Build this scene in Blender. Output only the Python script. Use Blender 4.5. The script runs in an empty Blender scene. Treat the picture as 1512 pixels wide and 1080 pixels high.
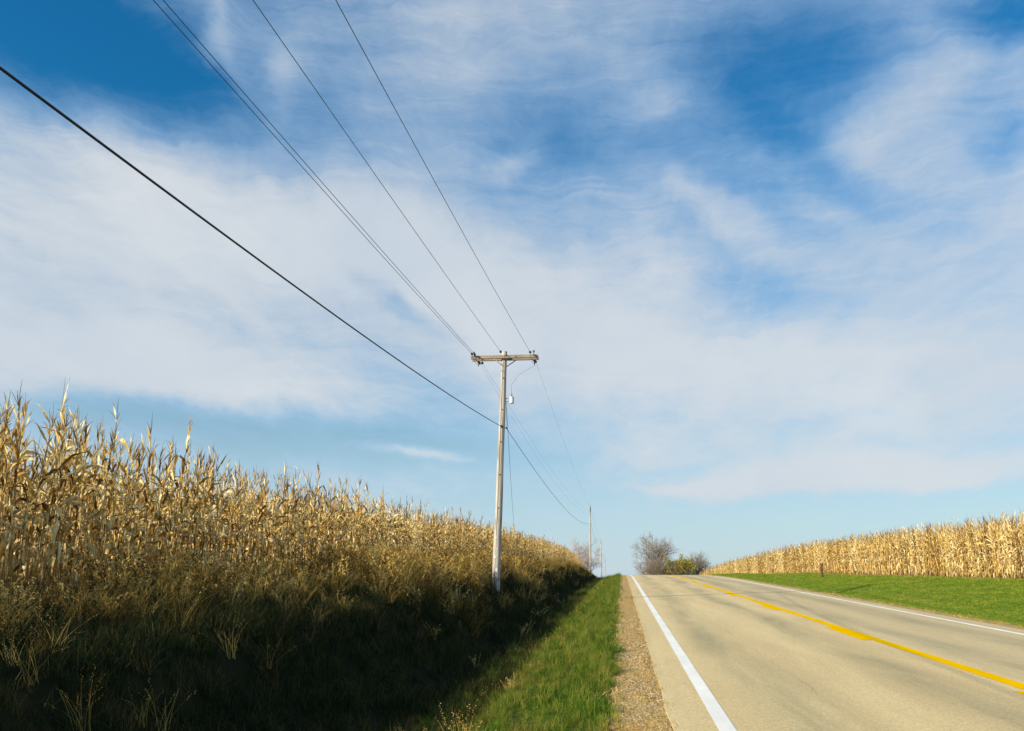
import bpy, math, random
from math import sin, cos, pi, radians, sqrt, atan2, exp
from mathutils import Vector, Matrix, noise

# ------------------------------------------------------------------ camera, sky, sun, exposure
S = bpy.context.scene
random.seed(7)
F_PX = 1300.0
cam_d = bpy.data.cameras.new('camera')
cam_d.sensor_fit = 'HORIZONTAL'; cam_d.sensor_width = 36.0
cam_d.lens = 36.0 * F_PX / 1512.0
cam_d.clip_start = 0.05; cam_d.clip_end = 9000
cam = bpy.data.objects.new('camera', cam_d); S.collection.objects.link(cam)
cam.location = (0, 0, 1.45)
cam.rotation_euler = (radians(90 + 13.9389), 0, radians(6.9015))
S.camera = cam

SUN_EL, SUN_AZ = radians(22.3), radians(229)          # azimuth clockwise from +Y
W = bpy.data.worlds.new("World"); S.world = W; W.use_nodes = True
SKY_BLOBS = [(0.26, 0.165, 0.52, 0.075, 0, 0.38), (-0.611, 0.312, 0.438, 0.194, 8, 0.75),
 (-0.368, 0.392, 0.346, 0.107, -20, 0.5),
 (-0.085, 0.32, 0.337, 0.097, -15, 0.75),
 (0.07, 0.235, 0.559, 0.068, -2, 0.6),
 (0.368, 0.36, 0.238, 0.252, -15, 0.4),
 (0.126, 0.407, 0.169, 0.033, -32, 0.4),
 (0.115, 0.342, 0.247, 0.087, -30, 0.25),
 (0.243, 0.119, 0.322, 0.025, 0, 0.85),
 (0.072, 0.119, 0.078, 0.009, 4, 0.6),
 (-0.221, 0.136, 0.103, 0.01, -6, 0.8),
 (-0.493, 0.206, 0.377, 0.068, -8, 0.6),
 (-0.463, 0.556, 0.025, 0.087, 25, 0.4),
 (-0.402, 0.531, 0.032, 0.078, -15, 0.3),
 (-0.169, 0.596, 0.176, 0.087, 20, 0.22),
 (0.073, 0.527, 0.09, 0.021, 15, 0.25),
 (-0.13, 0.47, 0.098, 0.023, 25, 0.28),
 (0.387, 0.504, 0.199, 0.039, 20, 0.25),
 (-0.62, 0.538, 0.328, 0.092, -15, -1.2),
 (-0.041, 0.494, 0.242, 0.058, -10, -0.3),
 (0.185, 0.548, 0.171, 0.097, -10, -0.8),
 (0.258, 0.434, 0.16, 0.039, -42, -0.42),
 (-0.361, 0.153, 0.334, 0.037, -3, -0.9),
 (-0.01, 0.128, 0.147, 0.029, -5, -0.2),
 (-0.254, 0.31, 0.102, 0.025, -30, -0.45),
 (0.46, 0.548, 0.091, 0.039, 0, -0.8),
 (0.429, 0.429, 0.064, 0.033, 30, -0.35),
 (0.188, 0.313, 0.143, 0.049, -30, -0.15),
 (0.17, 0.069, 0.681, 0.039, 0, -0.15)]

class NT:
    """small helper to write node trees"""
    def __init__(s, tree):
        s.t = tree; s.n = tree.nodes; s.l = tree.links
    def node(s, typ, **kw):
        n = s.n.new(typ)
        for k, v in kw.items(): setattr(n, k, v)
        return n
    def put(s, sock, v):
        if isinstance(v, bpy.types.NodeSocket): s.l.new(v, sock)
        elif v is not None: sock.default_value = v
    def math(s, op, a, b=None, c=None, clamp=False):
        n = s.node('ShaderNodeMath', operation=op, use_clamp=clamp)
        s.put(n.inputs[0], a)
        if b is not None: s.put(n.inputs[1], b)
        if c is not None: s.put(n.inputs[2], c)
        return n.outputs[0]
    def vmath(s, op, a, b=None):
        n = s.node('ShaderNodeVectorMath', operation=op)
        s.put(n.inputs[0], a)
        if b is not None: s.put(n.inputs[1], b)
        return n.outputs['Value'] if op in ('LENGTH', 'DOT_PRODUCT') else n.outputs[0]
    def noise(s, vec, scale, detail=4, rough=.5, dist=0.0, lac=2.0):
        n = s.node('ShaderNodeTexNoise')
        s.put(n.inputs['Vector'], vec)
        n.inputs['Scale'].default_value = scale; n.inputs['Detail'].default_value = detail
        n.inputs['Roughness'].default_value = rough; n.inputs['Distortion'].default_value = dist
        n.inputs['Lacunarity'].default_value = lac
        return n.outputs['Fac']
    def mapping(s, vec, loc=(0,0,0), rot=(0,0,0), scale=(1,1,1), typ='POINT'):
        n = s.node('ShaderNodeMapping', vector_type=typ)
        s.put(n.inputs['Vector'], vec)
        n.inputs['Location'].default_value = loc; n.inputs['Rotation'].default_value = rot; n.inputs['Scale'].default_value = scale
        return n.outputs[0]
    def ramp(s, fac, stops, interp='LINEAR'):
        n = s.node('ShaderNodeValToRGB'); s.put(n.inputs[0], fac)
        e = n.color_ramp.elements; n.color_ramp.interpolation = interp
        while len(e) < len(stops): e.new(0.5)
        for i, (p, c) in enumerate(stops):
            e[i].position = p; e[i].color = (c[0], c[1], c[2], 1) if isinstance(c, (tuple, list)) else (c, c, c, 1)
        return n.outputs[0]
    def mix(s, fac, a, b, mode='MIX'):
        n = s.node('ShaderNodeMix', data_type='RGBA', blend_type=mode)
        s.put(n.inputs[0], fac)
        for sock, v in ((n.inputs[6], a), (n.inputs[7], b)):
            if isinstance(v, tuple) and len(v) == 3: v = (*v, 1)
            s.put(sock, v)
        return n.outputs[2]
    def smooth(s, v, a, b, lo=0.0, hi=1.0):
        n = s.node('ShaderNodeMapRange', interpolation_type='SMOOTHSTEP')
        s.put(n.inputs[0], v); n.inputs[1].default_value = a; n.inputs[2].default_value = b
        n.inputs[3].default_value = lo; n.inputs[4].default_value = hi
        return n.outputs[0]

def build_world():
    t = NT(W.node_tree); t.n.clear()
    out = t.node('ShaderNodeOutputWorld'); bg = t.node('ShaderNodeBackground')
    t.l.new(bg.outputs[0], out.inputs[0])
    sky = t.node('ShaderNodeTexSky', sky_type='NISHITA')
    sky.sun_disc = False; sky.sun_elevation = SUN_EL; sky.sun_rotation = SUN_AZ
    sky.air_density = 1.0; sky.dust_density = 0.6; sky.ozone_density = 2.2; sky.altitude = 200
    hs = t.node('ShaderNodeHueSaturation'); t.l.new(sky.outputs[0], hs.inputs['Color'])
    hs.inputs['Saturation'].default_value = 1.35; hs.inputs['Value'].default_value = 0.97
    tc = t.node('ShaderNodeTexCoord').outputs['Generated']
    sep = t.node('ShaderNodeSeparateXYZ'); t.l.new(tc, sep.inputs[0])
    x, y, z = sep.outputs
    el = t.math('ARCSINE', z)
    az = t.math('ARCTAN2', x, y)
    cmb = t.node('ShaderNodeCombineXYZ'); t.l.new(az, cmb.inputs[0]); t.l.new(el, cmb.inputs[1])
    ae = cmb.outputs[0]
    # cloud layer as a plane high above: project the direction
    zz = t.math('ADD', t.math('MAXIMUM', z, 0.0), 0.12)
    c2 = t.node('ShaderNodeCombineXYZ')
    t.l.new(t.math('DIVIDE', x, zz), c2.inputs[0]); t.l.new(t.math('DIVIDE', y, zz), c2.inputs[1])
    pl = c2.outputs[0]
    # warp
    wn = t.node('ShaderNodeTexNoise'); t.l.new(t.mapping(ae, (7.31, 3.77, 2.43), (.3, .5, .7)), wn.inputs['Vector'])
    wn.inputs['Scale'].default_value = 5.5; wn.inputs['Detail'].default_value = 5; wn.inputs['Roughness'].default_value = .55
    off = t.vmath('MULTIPLY', t.vmath('SUBTRACT', wn.outputs['Color'], (.5, .5, .5)), (.17, .10, 0))
    aw = t.vmath('ADD', ae, off)
    total = None
    for (a, e, ra, re, rot, w) in SKY_BLOBS:
        m = t.mapping(aw, (a, e, 0), (0, 0, radians(rot)), (ra, re, 1), 'TEXTURE')
        g = t.smooth(t.vmath('LENGTH', m), 0.0, 1.15, w, 0.0)
        total = g if total is None else t.math('ADD', total, g)
    # fibrous detail at several scales and headings
    d1 = t.noise(t.mapping(pl, (13.17, 8.43, 5.29), (.21, .13, radians(-38)), (2.2, .8, 1)), 1.0, 9, .58, .35)
    d2 = t.noise(t.mapping(pl, (10.73, 5.27, 3.61), (.17, .31, radians(25)), (3.4, 1.5, 1)), 2.3, 9, .60, .45)
    d3 = t.noise(t.mapping(ae, (4.77, 9.21, 6.37), (.11, .19, radians(28)), (3.0, 11.0, 1)), 2.2, 9, .64, .6)
    d4 = t.noise(t.mapping(aw, (2.77, 5.21, 1.37), (.15, .12, radians(-32)), (2.2, 16.0, 1)), 2.6, 9, .70, .8)
    def cen(v, k): return t.math('MULTIPLY', t.math('SUBTRACT', v, .5), k)
    det = t.math('ADD', t.math('ADD', cen(d1, 1.05), cen(d2, .45)), t.math('ADD', cen(d3, .28), cen(d4, .60)))
    cov = t.math('ADD', t.math('ADD', total, det), .24)
    alpha = t.smooth(cov, -0.62, 1.22, 0.0, 0.95)
    # thickness dims the base of the cloud a little (real cloud colour differs from thin to dense)
    ccol = t.ramp(t.noise(aw, 4.0, 4, .5), [(.3, (4.35, 4.95, 5.6)), (.7, (5.5, 5.75, 5.95))])
    ccol = t.mix(t.smooth(alpha, .2, .9), (3.4, 4.9, 6.6), ccol)
    # pale air near the horizon
    hz = t.smooth(el, 0.0, 0.34, 0.62, 0.0)
    low = t.smooth(el, 0.05, 0.55, 0.0, 1.0)
    blue = t.mix(1.0, hs.outputs[0], t.mix(low, (.86, .93, .86), (.36, 1.10, 1.14)), 'MULTIPLY')
    base = t.mix(hz, blue, (4.0, 5.05, 5.75))
    t.l.new(t.mix(alpha, base, ccol), bg.inputs[0])
    bg.inputs[1].default_value = 0.1
build_world()

sun_d = bpy.data.lights.new('sun', 'SUN'); sun_d.energy = 5.0; sun_d.angle = radians(.53); sun_d.color = (1, .87, .66)
sun = bpy.data.objects.new('sun', sun_d); S.collection.objects.link(sun)
to_sun = Vector((sin(SUN_AZ) * cos(SUN_EL), cos(SUN_AZ) * cos(SUN_EL), sin(SUN_EL)))
sun.rotation_euler = to_sun.to_track_quat('Z', 'Y').to_euler(); sun.location = to_sun * 50

S.render.engine = 'CYCLES'
S.view_settings.view_transform = 'Standard'; S.view_settings.look = 'None'
S.view_settings.gamma = 1.0; S.view_settings.exposure = 0.42
S.cycles.max_bounces = 6; S.cycles.transparent_max_bounces = 4; S.cycles.transmission_bounces = 3
S.cycles.use_denoising = True
C = S.collection

# ------------------------------------------------------------------ helpers
class MB:
    def __init__(s): s.v = []; s.f = []; s.m = []
    def add(s, vs, fs, mi=0):
        o = len(s.v); s.v += [tuple(v) for v in vs]; s.f += [tuple(i + o for i in f) for f in fs]; s.m += [mi] * len(fs)
    def join(s, other, mi=0): s.add(other.v, other.f, mi)
    def box(s, c, d, M=None):
        x, y, z = [k / 2 for k in d]; vs = [Vector((a, b, e)) for a in (-x, x) for b in (-y, y) for e in (-z, z)]
        if M: vs = [M @ v for v in vs]
        vs = [v + Vector(c) for v in vs]
        s.add(vs, [(0,1,3,2),(4,6,7,5),(0,4,5,1),(2,3,7,6),(0,2,6,4),(1,5,7,3)])
    def tube(s, pts, rad, n=6, cap=True):
        pts = [Vector(p) for p in pts]; o = len(s.v); k = len(pts)
        if not hasattr(rad, '__len__'): rad = [rad] * k
        up = None; vs = []
        for i, p in enumerate(pts):
            d = (pts[min(i+1, k-1)] - pts[max(i-1, 0)]).normalized()
            if up is None: up = Vector((0, 0, 1)) if abs(d.z) < .9 else Vector((1, 0, 0))
            a = d.cross(up).normalized(); b = a.cross(d).normalized(); up = b
            for j in range(n):
                t = 2 * pi * j / n; vs.append(p + (a * cos(t) + b * sin(t)) * rad[i])
        fs = [(i*n+j, i*n+(j+1) % n, (i+1)*n+(j+1) % n, (i+1)*n+j) for i in range(k-1) for j in range(n)]
        if cap: fs += [tuple(reversed(range(n))), tuple((k-1)*n+j for j in range(n))]
        s.add(vs, fs)
    def lathe(s, prof, n=12, M=Matrix.Identity(4)):
        vs = [M @ Vector((r*cos(2*pi*j/n), r*sin(2*pi*j/n), z)) for r, z in prof for j in range(n)]
        fs = [(i*n+j, i*n+(j+1) % n, (i+1)*n+(j+1) % n, (i+1)*n+j) for i in range(len(prof)-1) for j in range(n)]
        fs += [tuple(reversed(range(n))), tuple((len(prof)-1)*n+j for j in range(n))]
        s.add(vs, fs)
    def mesh(s, name, mats, smooth=False):
        me = bpy.data.meshes.new(name); me.from_pydata(s.v, [], s.f)
        for m in (mats if isinstance(mats, (list, tuple)) else [mats]): me.materials.append(m)
        if any(s.m): me.polygons.foreach_set('material_index', s.m)
        if smooth: me.polygons.foreach_set('use_smooth', [True] * len(me.polygons))
        me.update(); return me
    def build(s, name, mats, parent=None, smooth=False, link=True):
        o = bpy.data.objects.new(name, s.mesh(name, mats, smooth))
        if link: C.objects.link(o)
        if parent: o.parent = parent
        return o

def tag(o, label=None, cat=None, group=None, kind=None):
    if label: o['label'] = label
    if cat: o['category'] = cat
    if group: o['group'] = group
    if kind: o['kind'] = kind
    return o

def empty(name, loc=(0, 0, 0), rz=0):
    o = bpy.data.objects.new(name, None); C.objects.link(o); o.location = loc; o.rotation_euler = (0, 0, rz)
    o.empty_display_size = .2; return o

def lerp(a, b, t): return a + (b - a) * t
def interp(tab, x):
    if x <= tab[0][0]: return tab[0][1]
    for (x0, y0), (x1, y1) in zip(tab, tab[1:]):
        if x <= x1:
            t = (x - x0) / (x1 - x0); t = t * t * (3 - 2 * t) if x1 - x0 < 20 else t
            return lerp(y0, y1, t)
    return tab[-1][1]

# ------------------------------------------------------------------ land form: a road climbing 2.8 % to a crest, then falling away
G = .028; K = .00025; SL = .055
def zroad(y):
    y = max(y, -120)
    z = G * y; u = max(0, y - 60); u1 = SL / (2 * K)
    z -= K * u * u if u < u1 else K * u1 * u1 + SL * (u - u1)
    if y > 380:
        z += .027 * (y - 380) * (1 if y > 460 else (y - 380) / 80)
    return z
CROSS = [(-900, -1.0), (-60, -1.4), (-26, .2), (-14, .95), (-10.5, 1.08), (-8.6, 1.06), (-6.4, .92), (-4.6, .66), (-3.4, -.20), (-2.7, -.58), (-2.0, -.52),
         (-1.2, -.24), (-.14, -.03), (.38, .004), (8.02, .004), (8.5, -.03), (9.5, -.13), (10.3, -.02), (11.5, .17), (13.4, .32), (15, .54), (18, .8), (30, 1.2), (70, 1.6), (900, 0)]
def ground(x, y):
    z = zroad(y) + interp(CROSS, x)
    if x < -5: z += min(1, (-5 - x) / 3) * max(0, min(1.5, (y - 85) * .016))
    elif x > 11: z -= min(1, (x - 11) / 4) * max(0, min(.65, (y - 40) * .009))
    if x < -.5:
        a = min(1, (-.5 - x) / 2.0)
        z += a * (.11 * noise.noise(Vector((x * .5, y * .22, 1.3))) + .05 * noise.noise(Vector((x * 1.9, y * 1.6, 4.1))))
    elif x > 8.8:
        a = min(1, (x - 8.8) / 2.0)
        z += a * (.09 * noise.noise(Vector((x * .35, y * .12, 7.7))) + .03 * noise.noise(Vector((x * 1.4, y * 1.1, 2.2))))
    return z

# ------------------------------------------------------------------ materials
def new_mat(name):
    m = bpy.data.materials.new(name); m.use_nodes = True
    t = NT(m.node_tree); b = t.n['Principled BSDF']; b.inputs['Specular IOR Level'].default_value = .3
    return m, t, b
def pos(t): return t.node('ShaderNodeNewGeometry').outputs['Position']
def bump(t, b, h, strength=.5, dist=.02):
    n = t.node('ShaderNodeBump'); t.put(n.inputs['Height'], h); n.inputs['Strength'].default_value = strength; n.inputs['Distance'].default_value = dist
    t.l.new(n.outputs[0], b.inputs['Normal'])

def mat_noise(name, stops, scale=3, detail=6, rough=.8, bscale=None, bstr=.5, bdist=.02, vscale=(1, 1, 1), spec=.3, metal=0):
    m, t, b = new_mat(name); p = t.mapping(pos(t), scale=vscale)
    t.l.new(t.ramp(t.noise(p, scale, detail, .6), stops), b.inputs['Base Color'])
    b.inputs['Roughness'].default_value = rough; b.inputs['Metallic'].default_value = metal
    b.inputs['Specular IOR Level'].default_value = spec if rough < .94 else .03
    if bscale: bump(t, b, t.noise(p, bscale, 5, .6), bstr, bdist)
    return m

def mat_leaf(name, stops, trans=.35, nscale=2.5, rand=.5, rough=.62, big=None, spec=.14, vein=False):
    """foliage: diffuse/gloss front with light passing through, colour varied by place and by plant"""
    m, t, b = new_mat(name)
    ps = pos(t)
    oi = t.node('ShaderNodeObjectInfo').outputs['Random']
    f = t.math('ADD', t.math('MULTIPLY', t.noise(ps, nscale, 4, .7), 1 - rand), t.math('MULTIPLY', oi, rand))
    col = t.ramp(f, stops)
    if big:
        bf = t.ramp(t.noise(ps, big[0], 4, .6), [(big[1], 0.0), (big[2], 1.0)])
        col = t.mix(bf, col, big[3])
    t.l.new(col, b.inputs['Base Color'])
    b.inputs['Roughness'].default_value = rough; b.inputs['Specular IOR Level'].default_value = spec
    tr = t.node('ShaderNodeBsdfTranslucent'); t.l.new(col, tr.inputs['Color'])
    mx = t.node('ShaderNodeMixShader'); mx.inputs[0].default_value = trans
    t.l.new(b.outputs[0], mx.inputs[1]); t.l.new(tr.outputs[0], mx.inputs[2])
    t.l.new(mx.outputs[0], t.n['Material Output'].inputs['Surface'])
    return m

M = {}
M['corn_leaf'] = mat_leaf('dry_corn_leaf', [(.28, (.15, .07, .014)), (.40, (.42, .24, .055)), (.54, (.76, .53, .17)), (.70, (.94, .79, .42))], .20, 9.0, .45, rough=.75, spec=.1)  # tone differs from leaf to leaf; darkest stop also imitates shadow among them
M['corn_stalk'] = mat_leaf('dry_corn_stalk', [(.3, (.34, .22, .08)), (.7, (.62, .46, .2))], .0, 6, .4)
M['corn_ear'] = mat_leaf('corn_husk', [(.3, (.55, .38, .15)), (.7, (.8, .66, .4))], .2, 5, .4)
M['tassel'] = mat_leaf('corn_tassel', [(.3, (.22, .14, .07)), (.7, (.42, .29, .15))], .1, 5, .4)
M['grass'] = mat_leaf('verge_grass', [(.22, (.026, .072, .007)), (.45, (.075, .165, .012)), (.62, (.18, .25, .020)), (.80, (.40, .36, .07))], .38, 2.2, .55, big=(1.5, .50, .64, (.26, .235, .045)))
M['grass_right'] = mat_leaf('mown_grass', [(.2, (.09, .17, .012)), (.45, (.17, .28, .020)), (.65, (.31, .38, .034)), (.85, (.50, .47, .09))], .4, .9, .5, big=(.8, .50, .66, (.32, .34, .05)))
M['ditch_grass'] = mat_leaf('ditch_grass', [(.25, (.008, .016, .003)), (.48, (.018, .034, .006)), (.62, (.05, .05, .012)), (.8, (.13, .09, .03))], .25, 1.4, .5)  # colour lowered to deepen the shade in the ditch
M['weed'] = mat_leaf('dry_weed', [(.25, (.08, .042, .010)), (.43, (.24, .14, .03)), (.58, (.50, .33, .08)), (.76, (.74, .56, .20))], .35, 1.6, .5)
M['straw'] = mat_leaf('dead_straw', [(.3, (.32, .18, .05)), (.55, (.56, .37, .11)), (.8, (.70, .53, .22))], .15, 3, .6)
M['soil'] = mat_noise('field_soil', [(.3, (.10, .065, .035)), (.7, (.22, .15, .08))], 1.2, 8, .95, 14, .8, .05)
M['ditch_soil'] = mat_noise('ditch_ground', [(.3, (.008, .011, .004)), (.55, (.018, .019, .008)), (.75, (.05, .035, .015))], 1.3, 8, .95, 18, .8, .05)  # near-black tones put part of the ditch shadow into the ground colour
M['verge_ground'] = mat_noise('verge_ground', [(.3, (.018, .035, .006)), (.5, (.05, .085, .012)), (.7, (.14, .13, .035))], 7, 8, .95, 20, .8, .05)
M['right_ground'] = mat_noise('mown_ground', [(.3, (.05, .10, .010)), (.5, (.11, .17, .016)), (.7, (.26, .27, .04))], 5, 8, .95, 20, .6, .03)

def mat_gravel():
    m, t, b = new_mat('gravel_and_dead_grass'); p = pos(t)
    stones = t.node('ShaderNodeTexVoronoi'); t.l.new(p, stones.inputs['Vector']); stones.inputs['Scale'].default_value = 38
    sc = t.ramp(stones.outputs['Color'], [(.1, (.18, .11, .04)), (.5, (.42, .29, .12)), (.9, (.62, .49, .27))])
    gr = t.ramp(t.noise(t.mapping(p, scale=(1, .5, 1)), 9, 8, .7), [(.3, (.24, .14, .035)), (.6, (.55, .36, .11)), (.8, (.66, .49, .19))])
    f = t.ramp(t.noise(p, 2.2, 6, .65), [(.42, 0.0), (.58, 1.0)])
    t.l.new(t.mix(f, gr, sc), b.inputs['Base Color']); b.inputs['Roughness'].default_value = .95
    bump(t, b, stones.outputs['Distance'], .9, .02)
    return m
M['gravel'] = mat_gravel()
M['pebble'] = mat_leaf('pebble', [(.2, (.14, .09, .035)), (.5, (.36, .25, .11)), (.85, (.58, .48, .31))], 0, 3, .9)

def mat_road():
    m, t, b = new_mat('worn_road_surface'); p = pos(t)
    sx = t.node('ShaderNodeSeparateXYZ'); t.l.new(p, sx.inputs[0]); x = sx.outputs[0]
    wob = t.math('MULTIPLY', t.math('SUBTRACT', t.noise(t.mapping(p, scale=(.2, .045, 1)), 1.0, 3), .5), 1.2)
    xw = t.math('ADD', x, wob)
    lo = t.noise(t.mapping(p, scale=(1.0, .10, 1)), 1.3, 6, .6, .4)
    base = t.ramp(lo, [(.25, (.55, .41, .205)), (.5, (.66, .505, .25)), (.75, (.74, .58, .30))])
    tracks = None
    for cx, w_, amt in ((1.75, .62, .95), (3.45, .60, .95), (5.2, .62, .95), (6.6, .6, .85)):
        d = t.math('ABSOLUTE', t.math('SUBTRACT', xw, cx))
        g = t.smooth(d, 0, w_, amt, 0)
        tracks = g if tracks is None else t.math('ADD', tracks, g)
    patch = t.ramp(t.noise(t.mapping(p, (4, 9, 0), scale=(.8, .09, 1)), 1.6, 7, .62, .5), [(.36, 0.0), (.62, 1.0)])
    tf = t.math('MULTIPLY', tracks, t.math('ADD', t.math('MULTIPLY', patch, .62), .16), clamp=True)
    col = t.mix(tf, base, (.30, .255, .135))
    # greyer binder in the far lane
    far = t.smooth(x, 4.3, 5.2, 0, .30)
    col = t.mix(far, col, (.36, .31, .20))
    # fine aggregate
    vo = t.node('ShaderNodeTexVoronoi'); t.l.new(p, vo.inputs['Vector']); vo.inputs['Scale'].default_value = 85
    ag = t.ramp(vo.outputs['Color'], [(.0, .66), (.5, 1.0), (1.0, 1.30)])
    col = t.mix(.75, col, ag, 'MULTIPLY')
    f2 = t.ramp(t.noise(p, 26, 5, .7), [(.3, .86), (.7, 1.10)])
    col = t.mix(1.0, col, f2, 'MULTIPLY')
    # thin cracks, mostly along and across the lane
    cr = t.node('ShaderNodeTexVoronoi', feature='DISTANCE_TO_EDGE')
    wv = t.node('ShaderNodeTexNoise'); t.l.new(p, wv.inputs['Vector']); wv.inputs['Scale'].default_value = 1.4; wv.inputs['Detail'].default_value = 6
    t.l.new(t.mapping(t.vmath('ADD', p, t.vmath('MULTIPLY', wv.outputs['Color'], (.7, .7, 0))), scale=(.30, .085, .01)), cr.inputs['Vector'])
    cr.inputs['Scale'].default_value = 1.0
    cm = t.ramp(cr.outputs['Distance'], [(0.0, 1.0), (.0045, 0.0)])
    cgate = t.ramp(t.noise(p, .45, 3), [(.54, 0.0), (.64, .28)])
    col = t.mix(t.math('MULTIPLY', cm, cgate), col, (.12, .10, .07))
    # an old seam wandering along the lane
    sm = t.math('ABSOLUTE', t.math('SUBTRACT', t.math('ADD', x, t.math('MULTIPLY', t.math('SUBTRACT', t.noise(t.mapping(p, (1.3, 2.1, .7)), 1.1, 6, .7), .5), .30)), 2.08))
    sg = t.ramp(t.noise(t.mapping(p, (3.3, 6.1, .4)), .8, 5, .6), [(.44, 0.0), (.58, .4)])
    col = t.mix(t.math('MULTIPLY', t.smooth(sm, .004, .016, 1.0, 0.0), sg), col, (.16, .125, .07))
    # small tar drips
    dr = t.ramp(t.noise(t.mapping(p, scale=(2.2, 1.2, 1)), 5.0, 2, .5), [(.79, 0.0), (.82, .6)])
    col = t.mix(dr, col, (.13, .12, .09))
    t.l.new(col, b.inputs['Base Color']); b.inputs['Roughness'].default_value = .82; b.inputs['Specular IOR Level'].default_value = .35
    bump(t, b, vo.outputs['Distance'], .35, .006)
    return m
M['road'] = mat_road()

def mat_paint(name, c, wear):
    m, t, b = new_mat(name); p = pos(t)
    w_ = t.ramp(t.noise(p, 30, 6, .75), [(.60, 0.0), (.74, wear)])
    w2 = t.ramp(t.noise(t.mapping(p, scale=(1, .3, 1)), 4, 5, .6), [(.3, .88), (.7, 1.05)])
    col = t.mix(1.0, t.mix(w_, c, (.42, .33, .14)), w2, 'MULTIPLY')
    b.inputs['Specular IOR Level'].default_value = .0
    t.l.new(col, b.inputs['Base Color']); b.inputs['Roughness'].default_value = .8
    bump(t, b, t.noise(p, 90, 3), .3, .004)
    return m
M['white_paint'] = mat_paint('white_road_paint', (.84, .82, .77), .7)
M['yellow_paint'] = mat_paint('yellow_road_paint', (.84, .49, .0), .25)

def mat_pole():
    m, t, b = new_mat('weathered_pole_wood'); p = pos(t)
    g = t.noise(t.mapping(p, scale=(22, 22, .55)), 1.0, 7, .65, .3)
    col = t.ramp(g, [(.3, (.27, .24, .20)), (.5, (.46, .43, .38)), (.72, (.60, .57, .52))])
    st = t.ramp(t.noise(t.mapping(p, scale=(5, 5, .5)), 1.5, 5, .6), [(.52, 0.0), (.68, .75)])
    col = t.mix(st, col, (.17, .13, .09))
    ck = t.ramp(t.noise(t.mapping(p, (3, 1, 0), scale=(60, 60, .8)), 1.0, 3, .5), [(.64, 0.0), (.68, .8)])
    col = t.mix(ck, col, (.06, .045, .03))
    t.l.new(col, b.inputs['Base Color']); b.inputs['Roughness'].default_value = .9
    bump(t, b, g, .6, .01)
    return m
M['pole'] = mat_pole()
M['arm'] = mat_noise('crossarm_wood', [(.3, (.20, .165, .13)), (.55, (.34, .28, .22)), (.75, (.46, .39, .31))], 2.0, 6, .9, 20, .5, .01, (1.2, 12, 12))
M['galv'] = mat_noise('galvanised_steel', [(.3, (.26, .26, .26)), (.7, (.40, .40, .39))], 8, 4, .7, metal=.2)
M['iron'] = mat_noise('dark_iron', [(.3, (.035, .03, .028)), (.7, (.08, .07, .06))], 12, 4, .6)
M['porcelain'] = mat_noise('insulator_porcelain', [(.3, (.045, .05, .06)), (.7, (.09, .09, .10))], 9, 3, .25, spec=.6)
M['can'] = mat_noise('grey_enamel', [(.3, (.50, .51, .52)), (.7, (.66, .66, .66))], 6, 5, .45, spec=.5)
M['wire'] = mat_noise('wire_metal', [(.3, (.03, .04, .055)), (.7, (.07, .08, .10))], 4, 3, .5)
M['cable'] = mat_noise('black_cable', [(.3, (.008, .010, .014)), (.7, (.02, .022, .03))], 4, 3, .55)
M['white_tag'] = mat_noise('white_tag', [(.3, (.6, .6, .58)), (.7, (.8, .8, .78))], 20, 3, .5)
M['post'] = mat_noise('old_brown_post', [(.3, (.07, .035, .018)), (.6, (.17, .085, .04)), (.8, (.26, .15, .08))], 3, 6, .9, 18, .6, .01, (9, 9, 1))
M['bark'] = mat_noise('grey_bark', [(.3, (.17, .13, .10)), (.7, (.32, .26, .20))], 2, 6, .95)
M['bark_pale'] = mat_noise('pale_bark', [(.3, (.20, .18, .17)), (.7, (.36, .33, .31))], 2, 6, .95)
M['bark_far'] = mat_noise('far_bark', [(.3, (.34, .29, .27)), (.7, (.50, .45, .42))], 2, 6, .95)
M['yellow_leaf'] = mat_leaf('autumn_leaf', [(.3, (.32, .27, .05)), (.55, (.54, .44, .08)), (.8, (.70, .55, .13))], .35, .6, .2)
M['olive_leaf'] = mat_leaf('olive_leaf', [(.3, (.12, .12, .03)), (.7, (.32, .26, .08))], .3, .6, .2)

# ------------------------------------------------------------------ the land, in strips that share their borders
def frange(a, b, s):
    n = max(1, round((b - a) / s)); return [a + (b - a) * i / n for i in range(n + 1)]
Y_NEAR = frange(-60, 0, 5)[:-1] + frange(0, 30, .4)[:-1] + frange(30, 120, 1.0)[:-1] + frange(120, 300, 4)[:-1] + frange(300, 700, 25)[:-1] + [700, 900, 1300, 2000, 3500, 6000]
Y_NEAR = [-3000, -1000, -300, -120] + Y_NEAR
def strip(name, xs, mat, ys=Y_NEAR, zf=ground, dz=0, smooth=True):
    mb = MB(); n = len(xs)
    mb.add([(x, y, zf(x, y) + dz) for y in ys for x in xs],
           [(j*n+i, j*n+i+1, (j+1)*n+i+1, (j+1)*n+i) for j in range(len(ys)-1) for i in range(n-1)])
    o = mb.build(name, mat, smooth=smooth); return tag(o, kind='structure')
strip('left_field_ground', [-5000, -2000, -900, -300, -120, -60, -40, -26, -20] + frange(-16, -7.8, .6), M['soil'])
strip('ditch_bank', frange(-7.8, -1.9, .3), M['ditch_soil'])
strip('left_verge', frange(-1.9, -.14, .16), M['verge_ground'])
strip('gravel_shoulder', frange(-.14, .40, .18), M['gravel'])
strip('right_shoulder', frange(8.02, 8.6, .29), M['gravel'])
strip('right_verge', frange(8.6, 14.9, .45), M['right_ground'])
strip('right_field_ground', frange(14.9, 20, .7) + [26, 40, 70, 120, 300, 900, 2000, 5000], M['soil'])

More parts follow.
